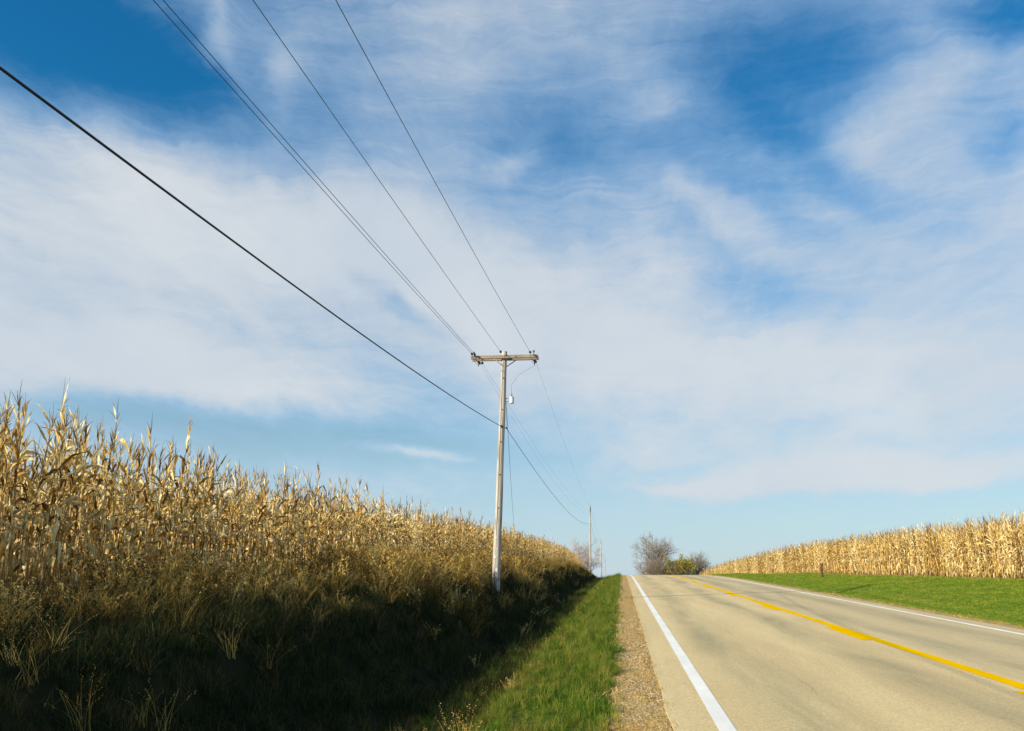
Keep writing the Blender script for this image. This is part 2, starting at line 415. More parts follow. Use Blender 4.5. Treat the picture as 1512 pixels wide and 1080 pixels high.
def zr(x, y): return zroad(y)
RY = frange(-60, 0, 3)[:-1] + frange(0, 120, 1)[:-1] + frange(120, 380, 4)
def road_edge(y, s): return .03 * noise.noise(Vector((s * 9.1, y * .7, 0))) + .012 * noise.noise(Vector((s * 3.1, y * 4, 5)))
mb = MB(); fr = [0, .12, .25, .4, .55, .7, .85, 1]
RYf = frange(-60, 0, 3)[:-1] + frange(0, 60, .25)[:-1] + frange(60, 120, 1)[:-1] + frange(120, 380, 4)
n = len(fr) + 2
for y in RYf:
    a, b = .40 + road_edge(y, 0), 8.02 + road_edge(y, 5); z = zroad(y)
    mb.v += [(a - .05, y, z - .05)] + [(lerp(a, b, f), y, z + .007) for f in fr] + [(b + .05, y, z - .05)]
mb.f = [(j*n+i, j*n+i+1, (j+1)*n+i+1, (j+1)*n+i) for j in range(len(RYf)-1) for i in range(n-1)]; mb.m = [0] * len(mb.f)
road = tag(mb.build('road', M['road'], smooth=False), 'worn beige two-lane country road climbing to the crest', kind='structure')

def ribbon(mb, x, w, y0, y1, step=1.0, dz=.0115, wob=.006, ph=0):
    ys = frange(y0, y1, step); k = len(ys)
    vs = []
    for y in ys:
        o = wob * noise.noise(Vector((y * .9, ph, 3))); ww = w / 2 + .004 * noise.noise(Vector((y * 6, ph + 4, 3)))
        vs += [(x + o - ww, y, zroad(y) + dz), (x + o + ww, y, zroad(y) + dz)]
    mb.add(vs, [(2*j, 2*j+1, 2*j+3, 2*j+2) for j in range(k-1)])
mb = MB(); ribbon(mb, .86, .15, -40, 300, .5); o = mb.build('edge_line', M['white_paint'], road); o['label'] = 'white edge line on the near side of the road'
mb = MB(); ribbon(mb, 7.5, .14, -40, 300, .5, ph=9); o = mb.build('edge_line', M['white_paint'], road); o['label'] = 'white edge line on the far side of the road'
mb = MB(); ribbon(mb, 4.48, .20, -40, 300, .5, ph=5); o = mb.build('centre_line', M['yellow_paint'], road); o['label'] = 'solid yellow centre line'
for i in range(-3, 20):
    mb = MB(); y = 15.9 + 1.1 + i * 9.3
    ribbon(mb, 4.305, .17, y, y + 3.1, .5, ph=20 + i); mb.build('centre_dash', M['yellow_paint'], road)

# ------------------------------------------------------------------ scatter: one object whose instances stand on its points
def scatter(name, pts, protos, label=None, kind='stuff', cat=None, group=None):
    """pts: (x, y, z, rx, ry, rz, scale, index)"""
    col = bpy.data.collections.new(name + '_forms')
    for p in protos: col.objects.link(p)
    me = bpy.data.meshes.new(name); me.from_pydata([p[:3] for p in pts], [], [])
    a = me.attributes.new('turn', 'FLOAT_VECTOR', 'POINT'); a.data.foreach_set('vector', [c for p in pts for c in p[3:6]])
    a = me.attributes.new('size', 'FLOAT', 'POINT'); a.data.foreach_set('value', [p[6] for p in pts])
    a = me.attributes.new('form', 'INT', 'POINT'); a.data.foreach_set('value', [p[7] for p in pts])
    o = bpy.data.objects.new(name, me); C.objects.link(o)
    ng = bpy.data.node_groups.new(name + '_nodes', 'GeometryNodeTree')
    ng.interface.new_socket('Geometry', in_out='INPUT', socket_type='NodeSocketGeometry')
    ng.interface.new_socket('Geometry', in_out='OUTPUT', socket_type='NodeSocketGeometry')
    N = ng.nodes; Lk = ng.links
    gi = N.new('NodeGroupInput'); go = N.new('NodeGroupOutput'); ip = N.new('GeometryNodeInstanceOnPoints')
    ci = N.new('GeometryNodeCollectionInfo'); ci.inputs['Collection'].default_value = col
    ci.inputs['Separate Children'].default_value = True; ci.inputs['Reset Children'].default_value = True
    def attr(nm, ty):
        q = N.new('GeometryNodeInputNamedAttribute'); q.data_type = ty; q.inputs['Name'].default_value = nm; return q.outputs['Attribute']
    Lk.new(gi.outputs[0], ip.inputs['Points']); Lk.new(ci.outputs[0], ip.inputs['Instance'])
    ip.inputs['Pick Instance'].default_value = True
    Lk.new(attr('form', 'INT'), ip.inputs['Instance Index'])
    er = N.new('FunctionNodeEulerToRotation'); Lk.new(attr('turn', 'FLOAT_VECTOR'), er.inputs[0]); Lk.new(er.outputs[0], ip.inputs['Rotation'])
    Lk.new(attr('size', 'FLOAT'), ip.inputs['Scale'])
    Lk.new(ip.outputs[0], go.inputs[0])
    md = o.modifiers.new('scatter', 'NODES'); md.node_group = ng
    tag(o, label, cat, group, kind); return o

# ------------------------------------------------------------------ dry corn
R_ = random.Random(11)
def leaf_mb(base, az, e0, length, width, droop, brk, rnd, twist, segs=7):
    """a long strap leaf: rises, breaks over at `brk`, hangs and curls; V section"""
    mb = MB(); p = Vector(base); e = e0; vs = []
    a = az; tw = rnd.uniform(-.3, .3)
    for i in range(segs + 1):
        t = i / segs
        w = width * (.55 + 1.0 * t if t < .4 else 1.0 * (1 - ((t - .4) / .6) ** 1.15)) * .5
        w = max(w, .0015)
        d = Vector((cos(a) * cos(e), sin(a) * cos(e), sin(e)))
        side = Vector((-sin(a), cos(a), 0)); nrm = d.cross(side).normalized()
        sv = side * cos(tw) + nrm * sin(tw); nv = nrm * cos(tw) - side * sin(tw)
        fold = .35 + .25 * sin(t * 9)
        vs += [p - sv * w + nv * w * fold, p.copy(), p + sv * w + nv * w * fold]
        p = p + d * (length / segs)
        e -= droop / segs * (4.2 if abs(t - brk) < .09 else .45)
        e = max(e, -1.5); a += rnd.uniform(-.45, .45); tw += twist / segs + rnd.uniform(-.5, .5)
    fs = []
    for i in range(segs):
        for k in (0, 1): fs.append((3*i+k, 3*i+k+1, 3*i+k+4, 3*i+k+3))
    mb.add(vs, fs); return mb

def corn_parts(seed):
    """list of (name, MB, material) for one dry plant about 2.5 m tall, base at the origin"""
    r = random.Random(seed); H = r.uniform(2.25, 2.6); parts = []
    lx, ly = r.uniform(-.10, .10), r.uniform(-.10, .10)
    def at(t): return Vector((lx * t * t + .012 * sin(7 * t + seed), ly * t * t + .012 * cos(6 * t), H * t))
    st = MB(); k = 8
    st.tube([at(i / k) for i in range(k + 1)], [.013 * (1 - .62 * i / k) for i in range(k + 1)], 5)
    parts.append(('stalk', st, 'corn_stalk'))
    nl = r.randint(14, 17); a0 = r.uniform(0, 6.28)
    for i in range(nl):
        t = .10 + .87 * i / (nl - 1); az = a0 + pi * i + r.uniform(-.5, .5)
        if t > .80:   e0, dr, br, L, wd = r.uniform(1.15, 1.55), r.uniform(.0, 1.0), r.uniform(.5, .9), r.uniform(.30, .50), r.uniform(.028, .046)
        elif t > .50: e0, dr, br, L, wd = r.uniform(1.0, 1.45), r.uniform(.8, 3.6), r.uniform(.15, .7), r.uniform(.40, .66), r.uniform(.046, .074)
        else:         e0, dr, br, L, wd = r.uniform(.4, 1.3), r.uniform(2.0, 4.6), r.uniform(.05, .4), r.uniform(.38, .66), r.uniform(.046, .076)
        parts.append(('leaf', leaf_mb(at(t), az, e0, L, wd, dr, br, r, r.uniform(-3.2, 3.2)), 'corn_leaf'))
    for j in range(1):
        t = r.uniform(.42, .52); az = r.uniform(0, 6.28); e = r.uniform(-1.1, .9)
        d = Vector((cos(az) * cos(e), sin(az) * cos(e), sin(e))); b = at(t)
        er = MB(); er.tube([b, b + d * .06, b + d * .14, b + d * .22, b + d * .27], [.01, .026, .029, .02, .004], 6)
        parts.append(('ear', er, 'corn_ear'))
    ts = MB(); top = at(1)
    for j in range(r.randint(3, 6)):
        az = r.uniform(0, 6.28); e = 1.5 if j == 0 else r.uniform(1.0, 1.42); L = r.uniform(.30, .42) if j == 0 else r.uniform(.14, .24)
        d = Vector((cos(az) * cos(e), sin(az) * cos(e), sin(e))); q = top + d * L * .6; d2 = (d + Vector((0, 0, -.25))).normalized()
        ts.tube([top, q, q + d2 * L * .4], [.004, .0045, .002], 3)
    parts.append(('tassel', ts, 'tassel'))
    return parts

NV = 10
CMATS = ['corn_stalk', 'corn_leaf', 'corn_ear', 'tassel']
corn_var, corn_joined = [], []
for v in range(NV):
    ps = corn_parts(100 + v); meshes = []; J = MB()
    for nm, mb, mt in ps:
        meshes.append((nm, mb.mesh(nm, M[mt], smooth=(nm != 'tassel')))); J.join(mb, CMATS.index(mt))
    corn_var.append(meshes)
    corn_joined.append(J.build('corn_form', [M[k] for k in CMATS], smooth=True, link=False))

GAP = .15
near_spots, far_pts = [], []
def corn_turn(): return (R_.gauss(0, .045), R_.gauss(0, .045), R_.uniform(0, 6.28), R_.choice((1, 1, 1, 1, 1, .9, .9, 1.12)) * R_.uniform(.84, 1.01))
LEFT_EDGE = -8.65
ROWS_L = [(LEFT_EDGE - .76 * i) for i in range(16)]
for ri, rx in enumerate(ROWS_L):
    keep = [1, .62, .45, .38, .38, .5][ri] if ri < 6 else .9
    y = -14.0
    while y < 215:
        step = GAP * R_.uniform(.75, 1.3) * (1 if y < 90 else 1.7)
        y += step
        if R_.random() > keep: continue
        x = rx + R_.gauss(0, .05) + .25 * noise.noise(Vector((y * .05, 3.3, 0)))
        tx, ty, tz, sc = corn_turn()
        if y > 90: sc *= 1.06
        if y < 19: sc *= 1 + .09 * min(1, (19 - y) / 7)
        if R_.random() < .035: tx += R_.uniform(-.5, .5); ty += R_.uniform(-.5, .5)
        near_spots.append((x, y, tx, ty, tz, sc, ri)) if (ri < 3 and 11.0 < y < 36) else far_pts.append((x, y, ground(x, y) - .02, tx, ty, tz, sc, R_.randrange(NV)))
near_spots.sort(key=lambda s: s[0] ** 2 + s[1] ** 2)
for s in near_spots[300:]:
    x, y, tx, ty, tz, sc, ri = s; far_pts.append((x, y, ground(x, y) - .02, tx, ty, tz, sc, R_.randrange(NV)))
for s in near_spots[:300]:
    x, y, tx, ty, tz, sc, ri = s
    root = empty('corn_plant', (x, y, ground(x, y) - .02)); root.rotation_euler = (tx, ty, tz); root.scale = (sc, sc, sc)
    tag(root, 'tall dry tan corn plant with curled leaves in the nearest stretch of the left cornfield', 'corn plant', 'dry corn plants at the near end of the left field')
    for nm, me in corn_var[R_.randrange(NV)]:
        c = bpy.data.objects.new(nm, me); C.objects.link(c); c.parent = root
scatter('left_cornfield', far_pts, corn_joined, 'long stand of dry tan corn receding along the left of the road to the crest', cat='cornfield')

pts = []
for ri in range(22):
    rx = 15.5 + .76 * ri; keep = 1 if ri < 3 else .5; y = 20
    while y < 230:
        y += GAP * R_.uniform(.75, 1.3) * (1 if y < 90 else 1.8)
        if R_.random() > keep: continue
        x = rx + R_.gauss(0, .05) + .4 * noise.noise(Vector((y * .04, 8.3, 0)))
        tx, ty, tz, sc = corn_turn(); pts.append((x, y, ground(x, y) - .02, tx, ty, tz, min(sc, 1.0) * .96 * (1 + .03 * noise.noise(Vector((y * .5, rx * .9, 61)))), R_.randrange(NV)))
forms = [bpy.data.objects.new('corn_form', o.data) for o in corn_joined]
scatter('right_cornfield', pts, forms, 'golden stand of ripe dry corn beyond the mown grass right of the road', cat='cornfield')

# ------------------------------------------------------------------ grasses and weeds
def tuft(n, h, w, spread, lean, mat, seed, head=None, segs=3, name='tuft_form'):
    r = random.Random(seed); mb = MB()
    for i in range(n):
        a = r.uniform(0, 6.28); rr = spread * sqrt(r.random()); p = Vector((cos(a) * rr, sin(a) * rr, -.02))
        az = r.uniform(0, 6.28); e = pi / 2 - abs(r.gauss(0, lean)); L = h * r.uniform(.55, 1.1); ww = w * r.uniform(.7, 1.2) / 2
        fa = r.uniform(0, 6.28); sv = Vector((cos(fa), sin(fa), 0)); vs = []
        bend = r.uniform(.15, 1.3) * lean * 2.2
        for k in range(segs + 1):
            t = k / segs; wk = ww * (1 - t ** 1.5 * .95)
            vs += [p - sv * wk, p + sv * wk]
            d = Vector((cos(az) * cos(e), sin(az) * cos(e), sin(e))); p = p + d * L / segs; e -= bend / segs
        mb.add(vs, [(2*k, 2*k+1, 2*k+3, 2*k+2) for k in range(segs)])
        if head and r.random() < head:
            q = Vector(vs[-1]); d = d if d.length else Vector((0, 0, 1))
            for z in range(9):
                oa = r.uniform(0, 6.28); u = q + d * (z * .022 - .05); o2 = Vector((cos(oa), sin(oa), r.uniform(-.2, .6))) * r.uniform(.008, .024)
                mb.add([u, u + o2 + Vector((0, 0, .007)), u + o2 - Vector((0, 0, .003))], [(0, 1, 2)])
    return mb.build(name, mat, link=False)

def band(x0, x1, y0, y1, dens, nform, rnd, sc=(.8, 1.2), mask=None, tilt=.12, sink=0.0):
    n = int((x1 - x0) * (y1 - y0) * dens); out = []
    for _ in range(n):
        x = rnd.uniform(x0, x1); y = rnd.uniform(y0, y1); s = rnd.uniform(*sc)
        if mask:
            q = mask(x, y)
            if rnd.random() > q: continue
            s *= .75 + .25 * min(1, q)
        out.append((x, y, ground(x, y) - sink, rnd.gauss(0, tilt), rnd.gauss(0, tilt), rnd.uniform(0, 6.28), s, rnd.randrange(nform)))
    return out
rg = random.Random(3)
def nz(x, y, f, o): return noise.noise(Vector((x * f, y * f, o)))
# green verge beside the gravel
fg = [tuft(16, .12, .006, .05, .6, M['grass'], 20 + i) for i in range(5)] + [tuft(16, .24, .006, .045, .38, M['grass'], 30 + i) for i in range(3)]
def verge_mask(x, y):
    e = -.14 + .13 * nz(0, y, 1.3, 2) + .09 * nz(0, y, 5, 9)
    if x > e: return 0.10 if x < e + .16 else 0
    return .80 + 1.0 * nz(x, y, 1.6, 4) + .5 * nz(x, y, 5, 14)
P = []
for (ya, yb, d, s) in ((3.5, 9, 620, (.6, 1.1)), (9, 16, 420, (.7, 1.2)), (16, 30, 200, (.8, 1.4)), (30, 55, 90, (1.0, 1.7)), (55, 105, 45, (1.1, 1.9))):
    P += band(-2.5, .05, ya, yb, d, len(fg), rg, s, verge_mask)
P = [p[:6] + (p[6] * (.72 + .9 * max(-.25, nz(p[0], p[1], 3.0, 31))),) + p[7:] for p in P]
scatter('verge_grass', P, fg, 'green grass strip between the gravel shoulder and the ditch', cat='grass')
# right verge
fr_ = [tuft(16, .065, .009, .07, .55, M['grass_right'], 50 + i) for i in range(4)]
P = []
def rmask(x, y):
    e = 8.62 + .12 * nz(0, y, .9, 7) + .08 * nz(0, y, 4, 1)
    return 0.0 if x < e else 1.0
for (ya, yb, d, s) in ((13, 30, 95, (.9, 1.4)), (30, 55, 55, (1.0, 1.7)), (55, 110, 26, (1.2, 2.0))):
    P += band(8.4, 15.4, ya, yb, d, len(fr_), rg, s, rmask)
scatter('mown_grass', P, fr_, 'bright green grass slope between the road and the right cornfield', cat='grass')
# straw and dead grass on both shoulders
fs_ = [tuft(9, .07, .005, .06, 1.0, M['straw'], 70 + i, segs=2) for i in range(4)]
P = []
for (ya, yb, d) in ((4, 9, 420), (9, 18, 260), (18, 40, 130), (40, 90, 60)):
    P += band(-.22, .43, ya, yb, d, 4, rg, (.6, 1.3), lambda x, y: .18 + 1.2 * nz(x, y, 1.6, 6) + (.3 if y > 17 else 0) + (.5 if x < .0 else 0) + (.35 if x > .34 else 0), .5)
for (ya, yb, d) in ((14, 40, 60), (40, 90, 28)):
    P += band(8.05, 8.75, ya, yb, d, 4, rg, (.8, 1.6), lambda x, y: .7 + .6 * nz(x, y, 1.6, 6), .4)
P += band(14.5, 15.5, 22, 110, 16, 4, rg, (1.5, 3.2), lambda x, y: .7 + nz(x, y, .8, 66), .3)
scatter('dead_grass', P, fs_, 'short dead straw-coloured grass lying along the road shoulders', cat='dead grass')
# pebbles
def pebble(seed):
    r = random.Random(seed); import bmesh
    bm = bmesh.new(); bmesh.ops.create_icosphere(bm, subdivisions=1, radius=.011)
    for v in bm.verts: v.co *= r.uniform(.75, 1.2); v.co.z *= .6
    me = bpy.data.meshes.new('pebble'); bm.to_mesh(me); bm.free(); me.materials.append(M['pebble'])
    return bpy.data.objects.new('pebble_form', me)
pf = [pebble(i) for i in range(5)]
P = []
for (ya, yb, d, s) in ((4, 9, 1500, (.4, 1.2)), (9, 16, 800, (.5, 1.4)), (16, 34, 260, (.8, 1.8))):
    P += band(-.16, .40, ya, yb, d, 5, rg, s, lambda x, y: .60 + 1.5 * nz(x, y, 1.1, 16) + .5 * (x - .1) - max(0, (y - 14) * .03), .5)
scatter('gravel', P, pf, 'loose beige pebbles along the road shoulder', cat='gravel')

# ditch grass: longer, with part of the ditch shade painted into its dark colour
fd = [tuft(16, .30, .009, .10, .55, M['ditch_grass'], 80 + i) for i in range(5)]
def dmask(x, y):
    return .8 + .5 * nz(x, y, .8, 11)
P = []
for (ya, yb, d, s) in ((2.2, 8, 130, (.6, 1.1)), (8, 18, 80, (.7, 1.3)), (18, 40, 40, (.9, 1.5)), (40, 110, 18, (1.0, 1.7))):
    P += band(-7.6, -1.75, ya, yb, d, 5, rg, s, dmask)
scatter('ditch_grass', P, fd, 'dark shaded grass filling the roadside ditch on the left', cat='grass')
# tall dry weeds on the back slope, up to the corn
def bushy(seed, h):
    """arching dead grass and weed stems with small side leaves"""
    r = random.Random(seed); mb = MB()
    t0 = tuft(16, h, .011, .13, .55, M['weed'], seed, segs=4).data
    mb.add([tuple(v.co) for v in t0.vertices], [tuple(p.vertices) for p in t0.polygons])
    for k in range(7):
        az = r.uniform(0, 6.28); e = r.uniform(.8, 1.5); p = Vector((r.gauss(0, .08), r.gauss(0, .08), 0)); d = Vector((cos(az) * cos(e), sin(az) * cos(e), sin(e))); L = h * r.uniform(.6, 1.15)
        q = p + d * L * .6; q2 = q + (d + Vector((0, 0, -.3))).normalized() * L * .4
        mb.tube([p, q, q2], [.004, .003, .0015], 3, cap=False)
        for m in range(12):
            t = r.uniform(.35, 1); b = p.lerp(q, min(1, t / .6)) if t < .6 else q.lerp(q2, (t - .6) / .4)
            o2 = Vector([r.gauss(0, 1) for _ in range(3)]).normalized(); s_ = r.uniform(.02, .06); w = o2.orthogonal().normalized() * s_ * .28
            mb.add([b, b + o2 * s_ * .5 + w, b + o2 * s_ - Vector((0, 0, s_ * .3)), b + o2 * s_ * .5 - w], [(0, 1, 2, 3)])
    return mb.build('weed_form', M['weed'], link=False)
fw = [bushy(400 + i, .62) for i in range(6)] + [tuft(14, .60, .009, .10, .35, M['weed'], 97 + i, head=.5, segs=4) for i in range(2)]
def wmask(x, y):
    # thick on top of the bank, thinning to the ditch bottom
    t = interp([(-9, .05), (-8.3, .15), (-7.6, .5), (-6.6, 1.0), (-5.2, .95), (-4.2, .5), (-3.3, .10), (-2.6, .03)], x)
    if y < 22 and x < -6.6: t *= lerp(.22, 1, max(0, min(1, (y - 14) / 8)))
    return t * (.62 + 1.7 * nz(x, y, .45, 13)) * (1 if x < -5.3 or y > 17 else .015)
P = []
for (ya, yb, d, s) in ((3.0, 10, 26, (.4, .85)), (10, 20, 24, (.55, 1.1)), (20, 45, 17, (.7, 1.3)), (45, 120, 8, (.6, 1.2))):
    P += band(-8.9, -2.5, ya, yb, d, len(fw), rg, s, wmask)
P += band(-6.6, -5.4, 9, 19, 6, 6, rg, (1.0, 1.6), lambda x, y: max(0, .3 + 2.2 * nz(x, y, .3, 43)))
P += band(-7.4, -4.6, 19, 46, 13, 6, rg, (1.2, 1.9), lambda x, y: max(0, .35 + 2.2 * nz(x, y, .3, 43)))
dry = [p[:7] + (i % 2,) for i, p in enumerate(band(-6.8, -3.6, 6, 26, 6, 2, rg, (.4, .8), lambda x, y: max(0, (.50 if x < -4.6 else .10) + 1.5 * nz(x, y, .7, 77)), .22))]
P += dry
# dry tufts along the lit lip of the ditch
for (ya, yb, d) in ((6, 20, 14), (20, 60, 9), (60, 110, 5)):
    P += band(-2.5, -1.25, ya, yb, d, len(fw), rg, (.16, .42), lambda x, y: max(0, .25 + 2.6 * nz(x, y, .45, 21)))
scatter('dry_weeds', P, fw, 'tall dry brown weeds and grass on the bank below the left corn', cat='weeds')
# one dry clump that stands out low in the ditch
clump = tuft(70, .34, .010, .20, .38, M['straw'], 301, head=.35, segs=4, name='grass_clump')
C.objects.link(clump); clump.location = (-1.55, 8.9, ground(-1.55, 8.9))
tag(clump, 'pale dry grass clump low in the near ditch beside the green verge', 'grass clump')

# ------------------------------------------------------------------ utility poles
PX, PY = -4.226, 30.5
Z_TOP = 9.60; Z_GR = ground(PX, PY)
LEAN = (-3.963 - PX) / (9.5875 - 1.91)
def pole_x(z): return PX + LEAN * (z - 1.91)
up_ = empty('utility_pole', (PX, PY, Z_GR)); U0 = Vector((PX, PY, Z_GR))
tag(up_, 'nearest weathered wooden utility pole with crossarm and small grey can, at the corn edge', 'utility pole')
def rel(p): return Vector(p) - U0
mb = MB(); zs = frange(Z_GR - .3, Z_TOP, .35); rp = random.Random(5)
pr = [lerp(.142, .098, (z - zs[0]) / (Z_TOP - zs[0])) for z in zs]
mb.tube([rel((pole_x(z) + .006 * sin(z * 1.9), PY + .006 * cos(z * 1.3), z)) for z in zs] + [rel((pole_x(Z_TOP), PY, Z_TOP + .015))], pr + [.075], 20)
mb.build('shaft', M['pole'], up_, smooth=True)
# checks / splits and old bolt holes: dark recess plates
for k in range(5):
    z = 4.0 + k * 1.15; mb = MB(); mb.lathe([(.02, 0), (.02, .014), (.012, .02)], 8, Matrix.Translation(rel((pole_x(z) - .02 + .03 * rp.random(), PY - lerp(.128, .104, (z-2)/7.6) - .002, z))) @ Matrix.Rotation(pi/2, 4, 'X'))
    mb.build('bolt', M['iron'], up_)
AZ = 9.365; AX = pole_x(AZ) + .02; ROT = Matrix.Rotation(radians(1.5), 3, 'Z')
for s in (-1, 1):
    import bmesh
    bm = bmesh.new(); bmesh.ops.create_cube(bm, size=1)
    bmesh.ops.scale(bm, vec=(2.42, .092, .118), verts=bm.verts); bmesh.ops.bevel(bm, geom=bm.edges[:], offset=.008, segments=1, affect='EDGES')
    me = bpy.data.meshes.new('crossarm'); bm.to_mesh(me); bm.free(); me.materials.append(M['arm'])
    o = bpy.data.objects.new('crossarm', me); C.objects.link(o); o.parent = up_; o.location = rel((AX, PY + s * .152, AZ)); o.rotation_euler = (0, 0, radians(1.5))
    for q in (s,):   # flat braces: left one on the near arm, right one on the far arm
        mb = MB(); a = Vector((AX + q * .40, PY + s * .205, AZ - .03)); b = Vector((pole_x(AZ - .32) + q * .03, PY + s * .115, AZ - .33)); d = b - a
        R3 = d.to_track_quat('X', 'Z').to_matrix(); mb.box(rel((a + b) / 2), (d.length, .008, .034), R3); mb.build('brace', M['galv'], up_)
    for q in (-1.08, -.4, 0, .4, 1.08):
        mb = MB(); mb.lathe([(.022, 0), (.022, .012), (.011, .013), (.011, .03)], 8, Matrix.Translation(rel((AX + q, PY + s * .198, AZ))) @ Matrix.Rotation(pi/2 * s * -1 if s > 0 else pi/2, 4, 'X'))
        mb.build('bolt', M['galv'], up_)
for q in (-1.12, 1.12):   # spacer bolts between the arms
    mb = MB(); mb.tube([rel((AX + q, PY - .19, AZ)), rel((AX + q, PY + .19, AZ))], .01, 6); mb.build('bolt', M['galv'], up_)

def strain_insulator(p, target, mat='porcelain', L=.26):
    """bell insulator leading away from the arm along the wire; returns its wire end"""
    p = Vector(p); d = (Vector(target) - p).normalized()
    prof = [(.012, 0), (.012, .05), (.03, .055), (.042, .075), (.02, .085), (.02, .10), (.046, .12), (.02, .13), (.02, .145), (.042, .165), (.02, .175), (.012, .18), (.012, L)]
    mb = MB(); mb.lathe(prof, 10, Matrix.Translation(rel(p)) @ d.to_track_quat('Z', 'Y').to_matrix().to_4x4())
    mb.build('insulator', M[mat], up_, smooth=True); return p + d * L

def span(name, a, b, sag, r, mat, label, n=90):
    a, b = Vector(a), Vector(b); pts_ = []
    for i in range(n + 1):
        t = i / n; t = t * t * (3 - 2 * t) if False else t
        q = a.lerp(b, t); q.z -= 4 * sag * t * (1 - t); pts_.append(q)
    mb = MB(); mb.tube(pts_, r, 6); o = mb.build(name, M[mat], smooth=True); tag(o, label, 'wire'); return o

ya, yb_ = PY - .2, PY + .2
e1 = strain_insulator((-5.10, ya, 9.47), (-6.85, -45, 7.5)); e2 = strain_insulator((-5.00, ya, 9.45), (-6.7, -45, 7.7))
e3 = strain_insulator((-4.06, ya, 9.52), (-5.4, -45, 7.5)); e4 = strain_insulator((-3.00, ya, 9.47), (-3.96, -45, 7.8))
span('power_line', e1, (-6.86, -45, 7.49), .47, .0062, 'wire', 'lower of the two close wires running overhead from the left crossarm end')
span('power_line', e2, (-6.63, -45, 7.62), .52, .0062, 'wire', 'upper of the two close wires running overhead from the left crossarm end')
span('power_line', e3, (-5.39, -45, 7.53), .40, .0062, 'wire', 'single overhead wire running back from the middle of the crossarm')
span('power_line', e4, (-3.96, -45, 7.82), .76, .0062, 'wire', 'rightmost overhead wire running back from the right end of the crossarm')
# pins on top of the arms
for q in (-1.1, 1.06):
    mb = MB(); mb.lathe([(.01, 0), (.01, .08), (.035, .085), (.038, .12), (.02, .135), (.03, .155), (.012, .17)], 10, Matrix.Translation(rel((AX + q, PY - .15, AZ + .055)))); mb.build('insulator', M['porcelain'], up_, smooth=True)
# second pole top
X2, Y2, ZT2 = -4.105, 125, 12.2
f1 = strain_insulator((-4.92, yb_, 9.28), (-4.7, Y2, 10.6)); f2 = strain_insulator((-4.82, yb_, 9.28), (-4.5, Y2, 10.6)); f3 = strain_insulator((-2.86, yb_, 9.27), (-4.48, Y2, 11.9))
# hanging hardware under the arm ends
for q in (-.98, 1.06):
    mb = MB(); b = Vector((AX + q, PY + .152, AZ - .06)); mb.lathe([(.012, 0), (.05, -.01), (.055, -.05), (.022, -.07), (.035, -.09), (.014, -.12), (.014, -.2)], 10, Matrix.Translation(rel(b))); mb.build('insulator', M['porcelain'], up_, smooth=True)
span('power_line', f1, (X2 - .1, Y2, ZT2 - 1.2), 1.3, .003, 'wire', 'faint left wire running on from the crossarm toward the second pole')
span('power_line', f2, (X2, Y2, ZT2 - .8), 1.0, .003, 'wire', 'faint middle wire running on from the crossarm toward the second pole')
span('power_line', f3, (X2 + .06, Y2, ZT2 - .25), .5, .003, 'wire', 'faint right wire running on from the right crossarm end toward the second pole')
# jumpers between both sides of the arm
for (a, b, dp) in ((e1, f1, .16), (e2, f2, .14), (e4, f3, .2)):
    pts_ = [a.lerp(b, t / 10) - Vector((0, 0, dp * 4 * (t / 10) * (1 - t / 10))) for t in range(11)]
    mb = MB(); mb.tube([rel(p) for p in pts_], .006, 5); mb.build('jumper_wire', M['wire'], up_, smooth=True)
# thick communications cable
cz = 6.84; cx = pole_x(cz)
mb = MB(); mb.box(rel((cx + .02, PY - .145, cz)), (.05, .07, .09)); mb.tube([rel((cx + .02, PY - .25, cz + .01)), rel((cx + .02, PY + .2, cz - .02))], .014, 8)
mb.build('cable_clamp', M['iron'], up_)
mb = MB(); mb.tube([rel((cx + .10, PY - .02, cz - .03)), rel((cx + .175, PY - .01, cz - .03))], .016, 6); mb.box(rel((cx + .18, PY, cz - .04)), (.04, .05, .06)); mb.build('cable_clamp', M['iron'], up_)
span('communications_cable', (cx, PY - .16, cz), (-4.30, -45, 4.38), 1.25, .0115, 'cable', 'thick black cable crossing the sky from the left edge to the near pole')
span('communications_cable', (cx + .16, PY + .02, cz - .04), (X2 + .08, Y2, 9.69), 1.15, .010, 'cable', 'dark cable sagging from the near pole to the second pole')
span('service_wire', (pole_x(7.7) + .13, PY + .02, 7.7), (-9.35, 80, 5.2), .75, .007, 'wire', 'thin wire dropping steeply beside the near pole behind the corn')
# small grey can on its bracket
tx_, tz_ = -3.70, 7.80
mb = MB(); Mt = Matrix.Translation(rel((tx_, PY - .02, tz_)))
mb.lathe([(.06, -.125), (.078, -.12), (.082, -.10), (.082, .09), (.088, .092), (.088, .11), (.07, .125), (.03, .135)], 18, Mt); can = mb.build('transformer_can', M['can'], up_, smooth=False)
mb = MB(); mb.lathe([(.014, .13), (.03, .14), (.018, .155), (.03, .17), (.018, .185), (.026, .20), (.010, .21), (.006, .30)], 10, Mt); mb.build('bushing', M['porcelain'], can, smooth=True)
px_ = pole_x(tz_) + .10
mb = MB(); mb.box(rel(((tx_ + px_) / 2 - .02, PY, tz_ + .07)), (tx_ - px_ + .0, .03, .03)); mb.box(rel(((tx_ + px_) / 2 - .02, PY, tz_ - .04)), (tx_ - px_, .03, .03)); mb.box(rel((px_ + .006, PY, tz_ + .01)), (.014, .08, .24)); mb.build('bracket', M['galv'], up_)
pts_ = [(tx_, PY, tz_ + .29), (tx_ - .03, PY + .02, tz_ + .55), (tx_ + .25, PY + .08, 8.75), (-2.88, PY + .18, 9.1)]
mb = MB(); mb.tube([rel(p) for p in pts_], .004, 5); mb.build('jumper_wire', M['wire'], up_)
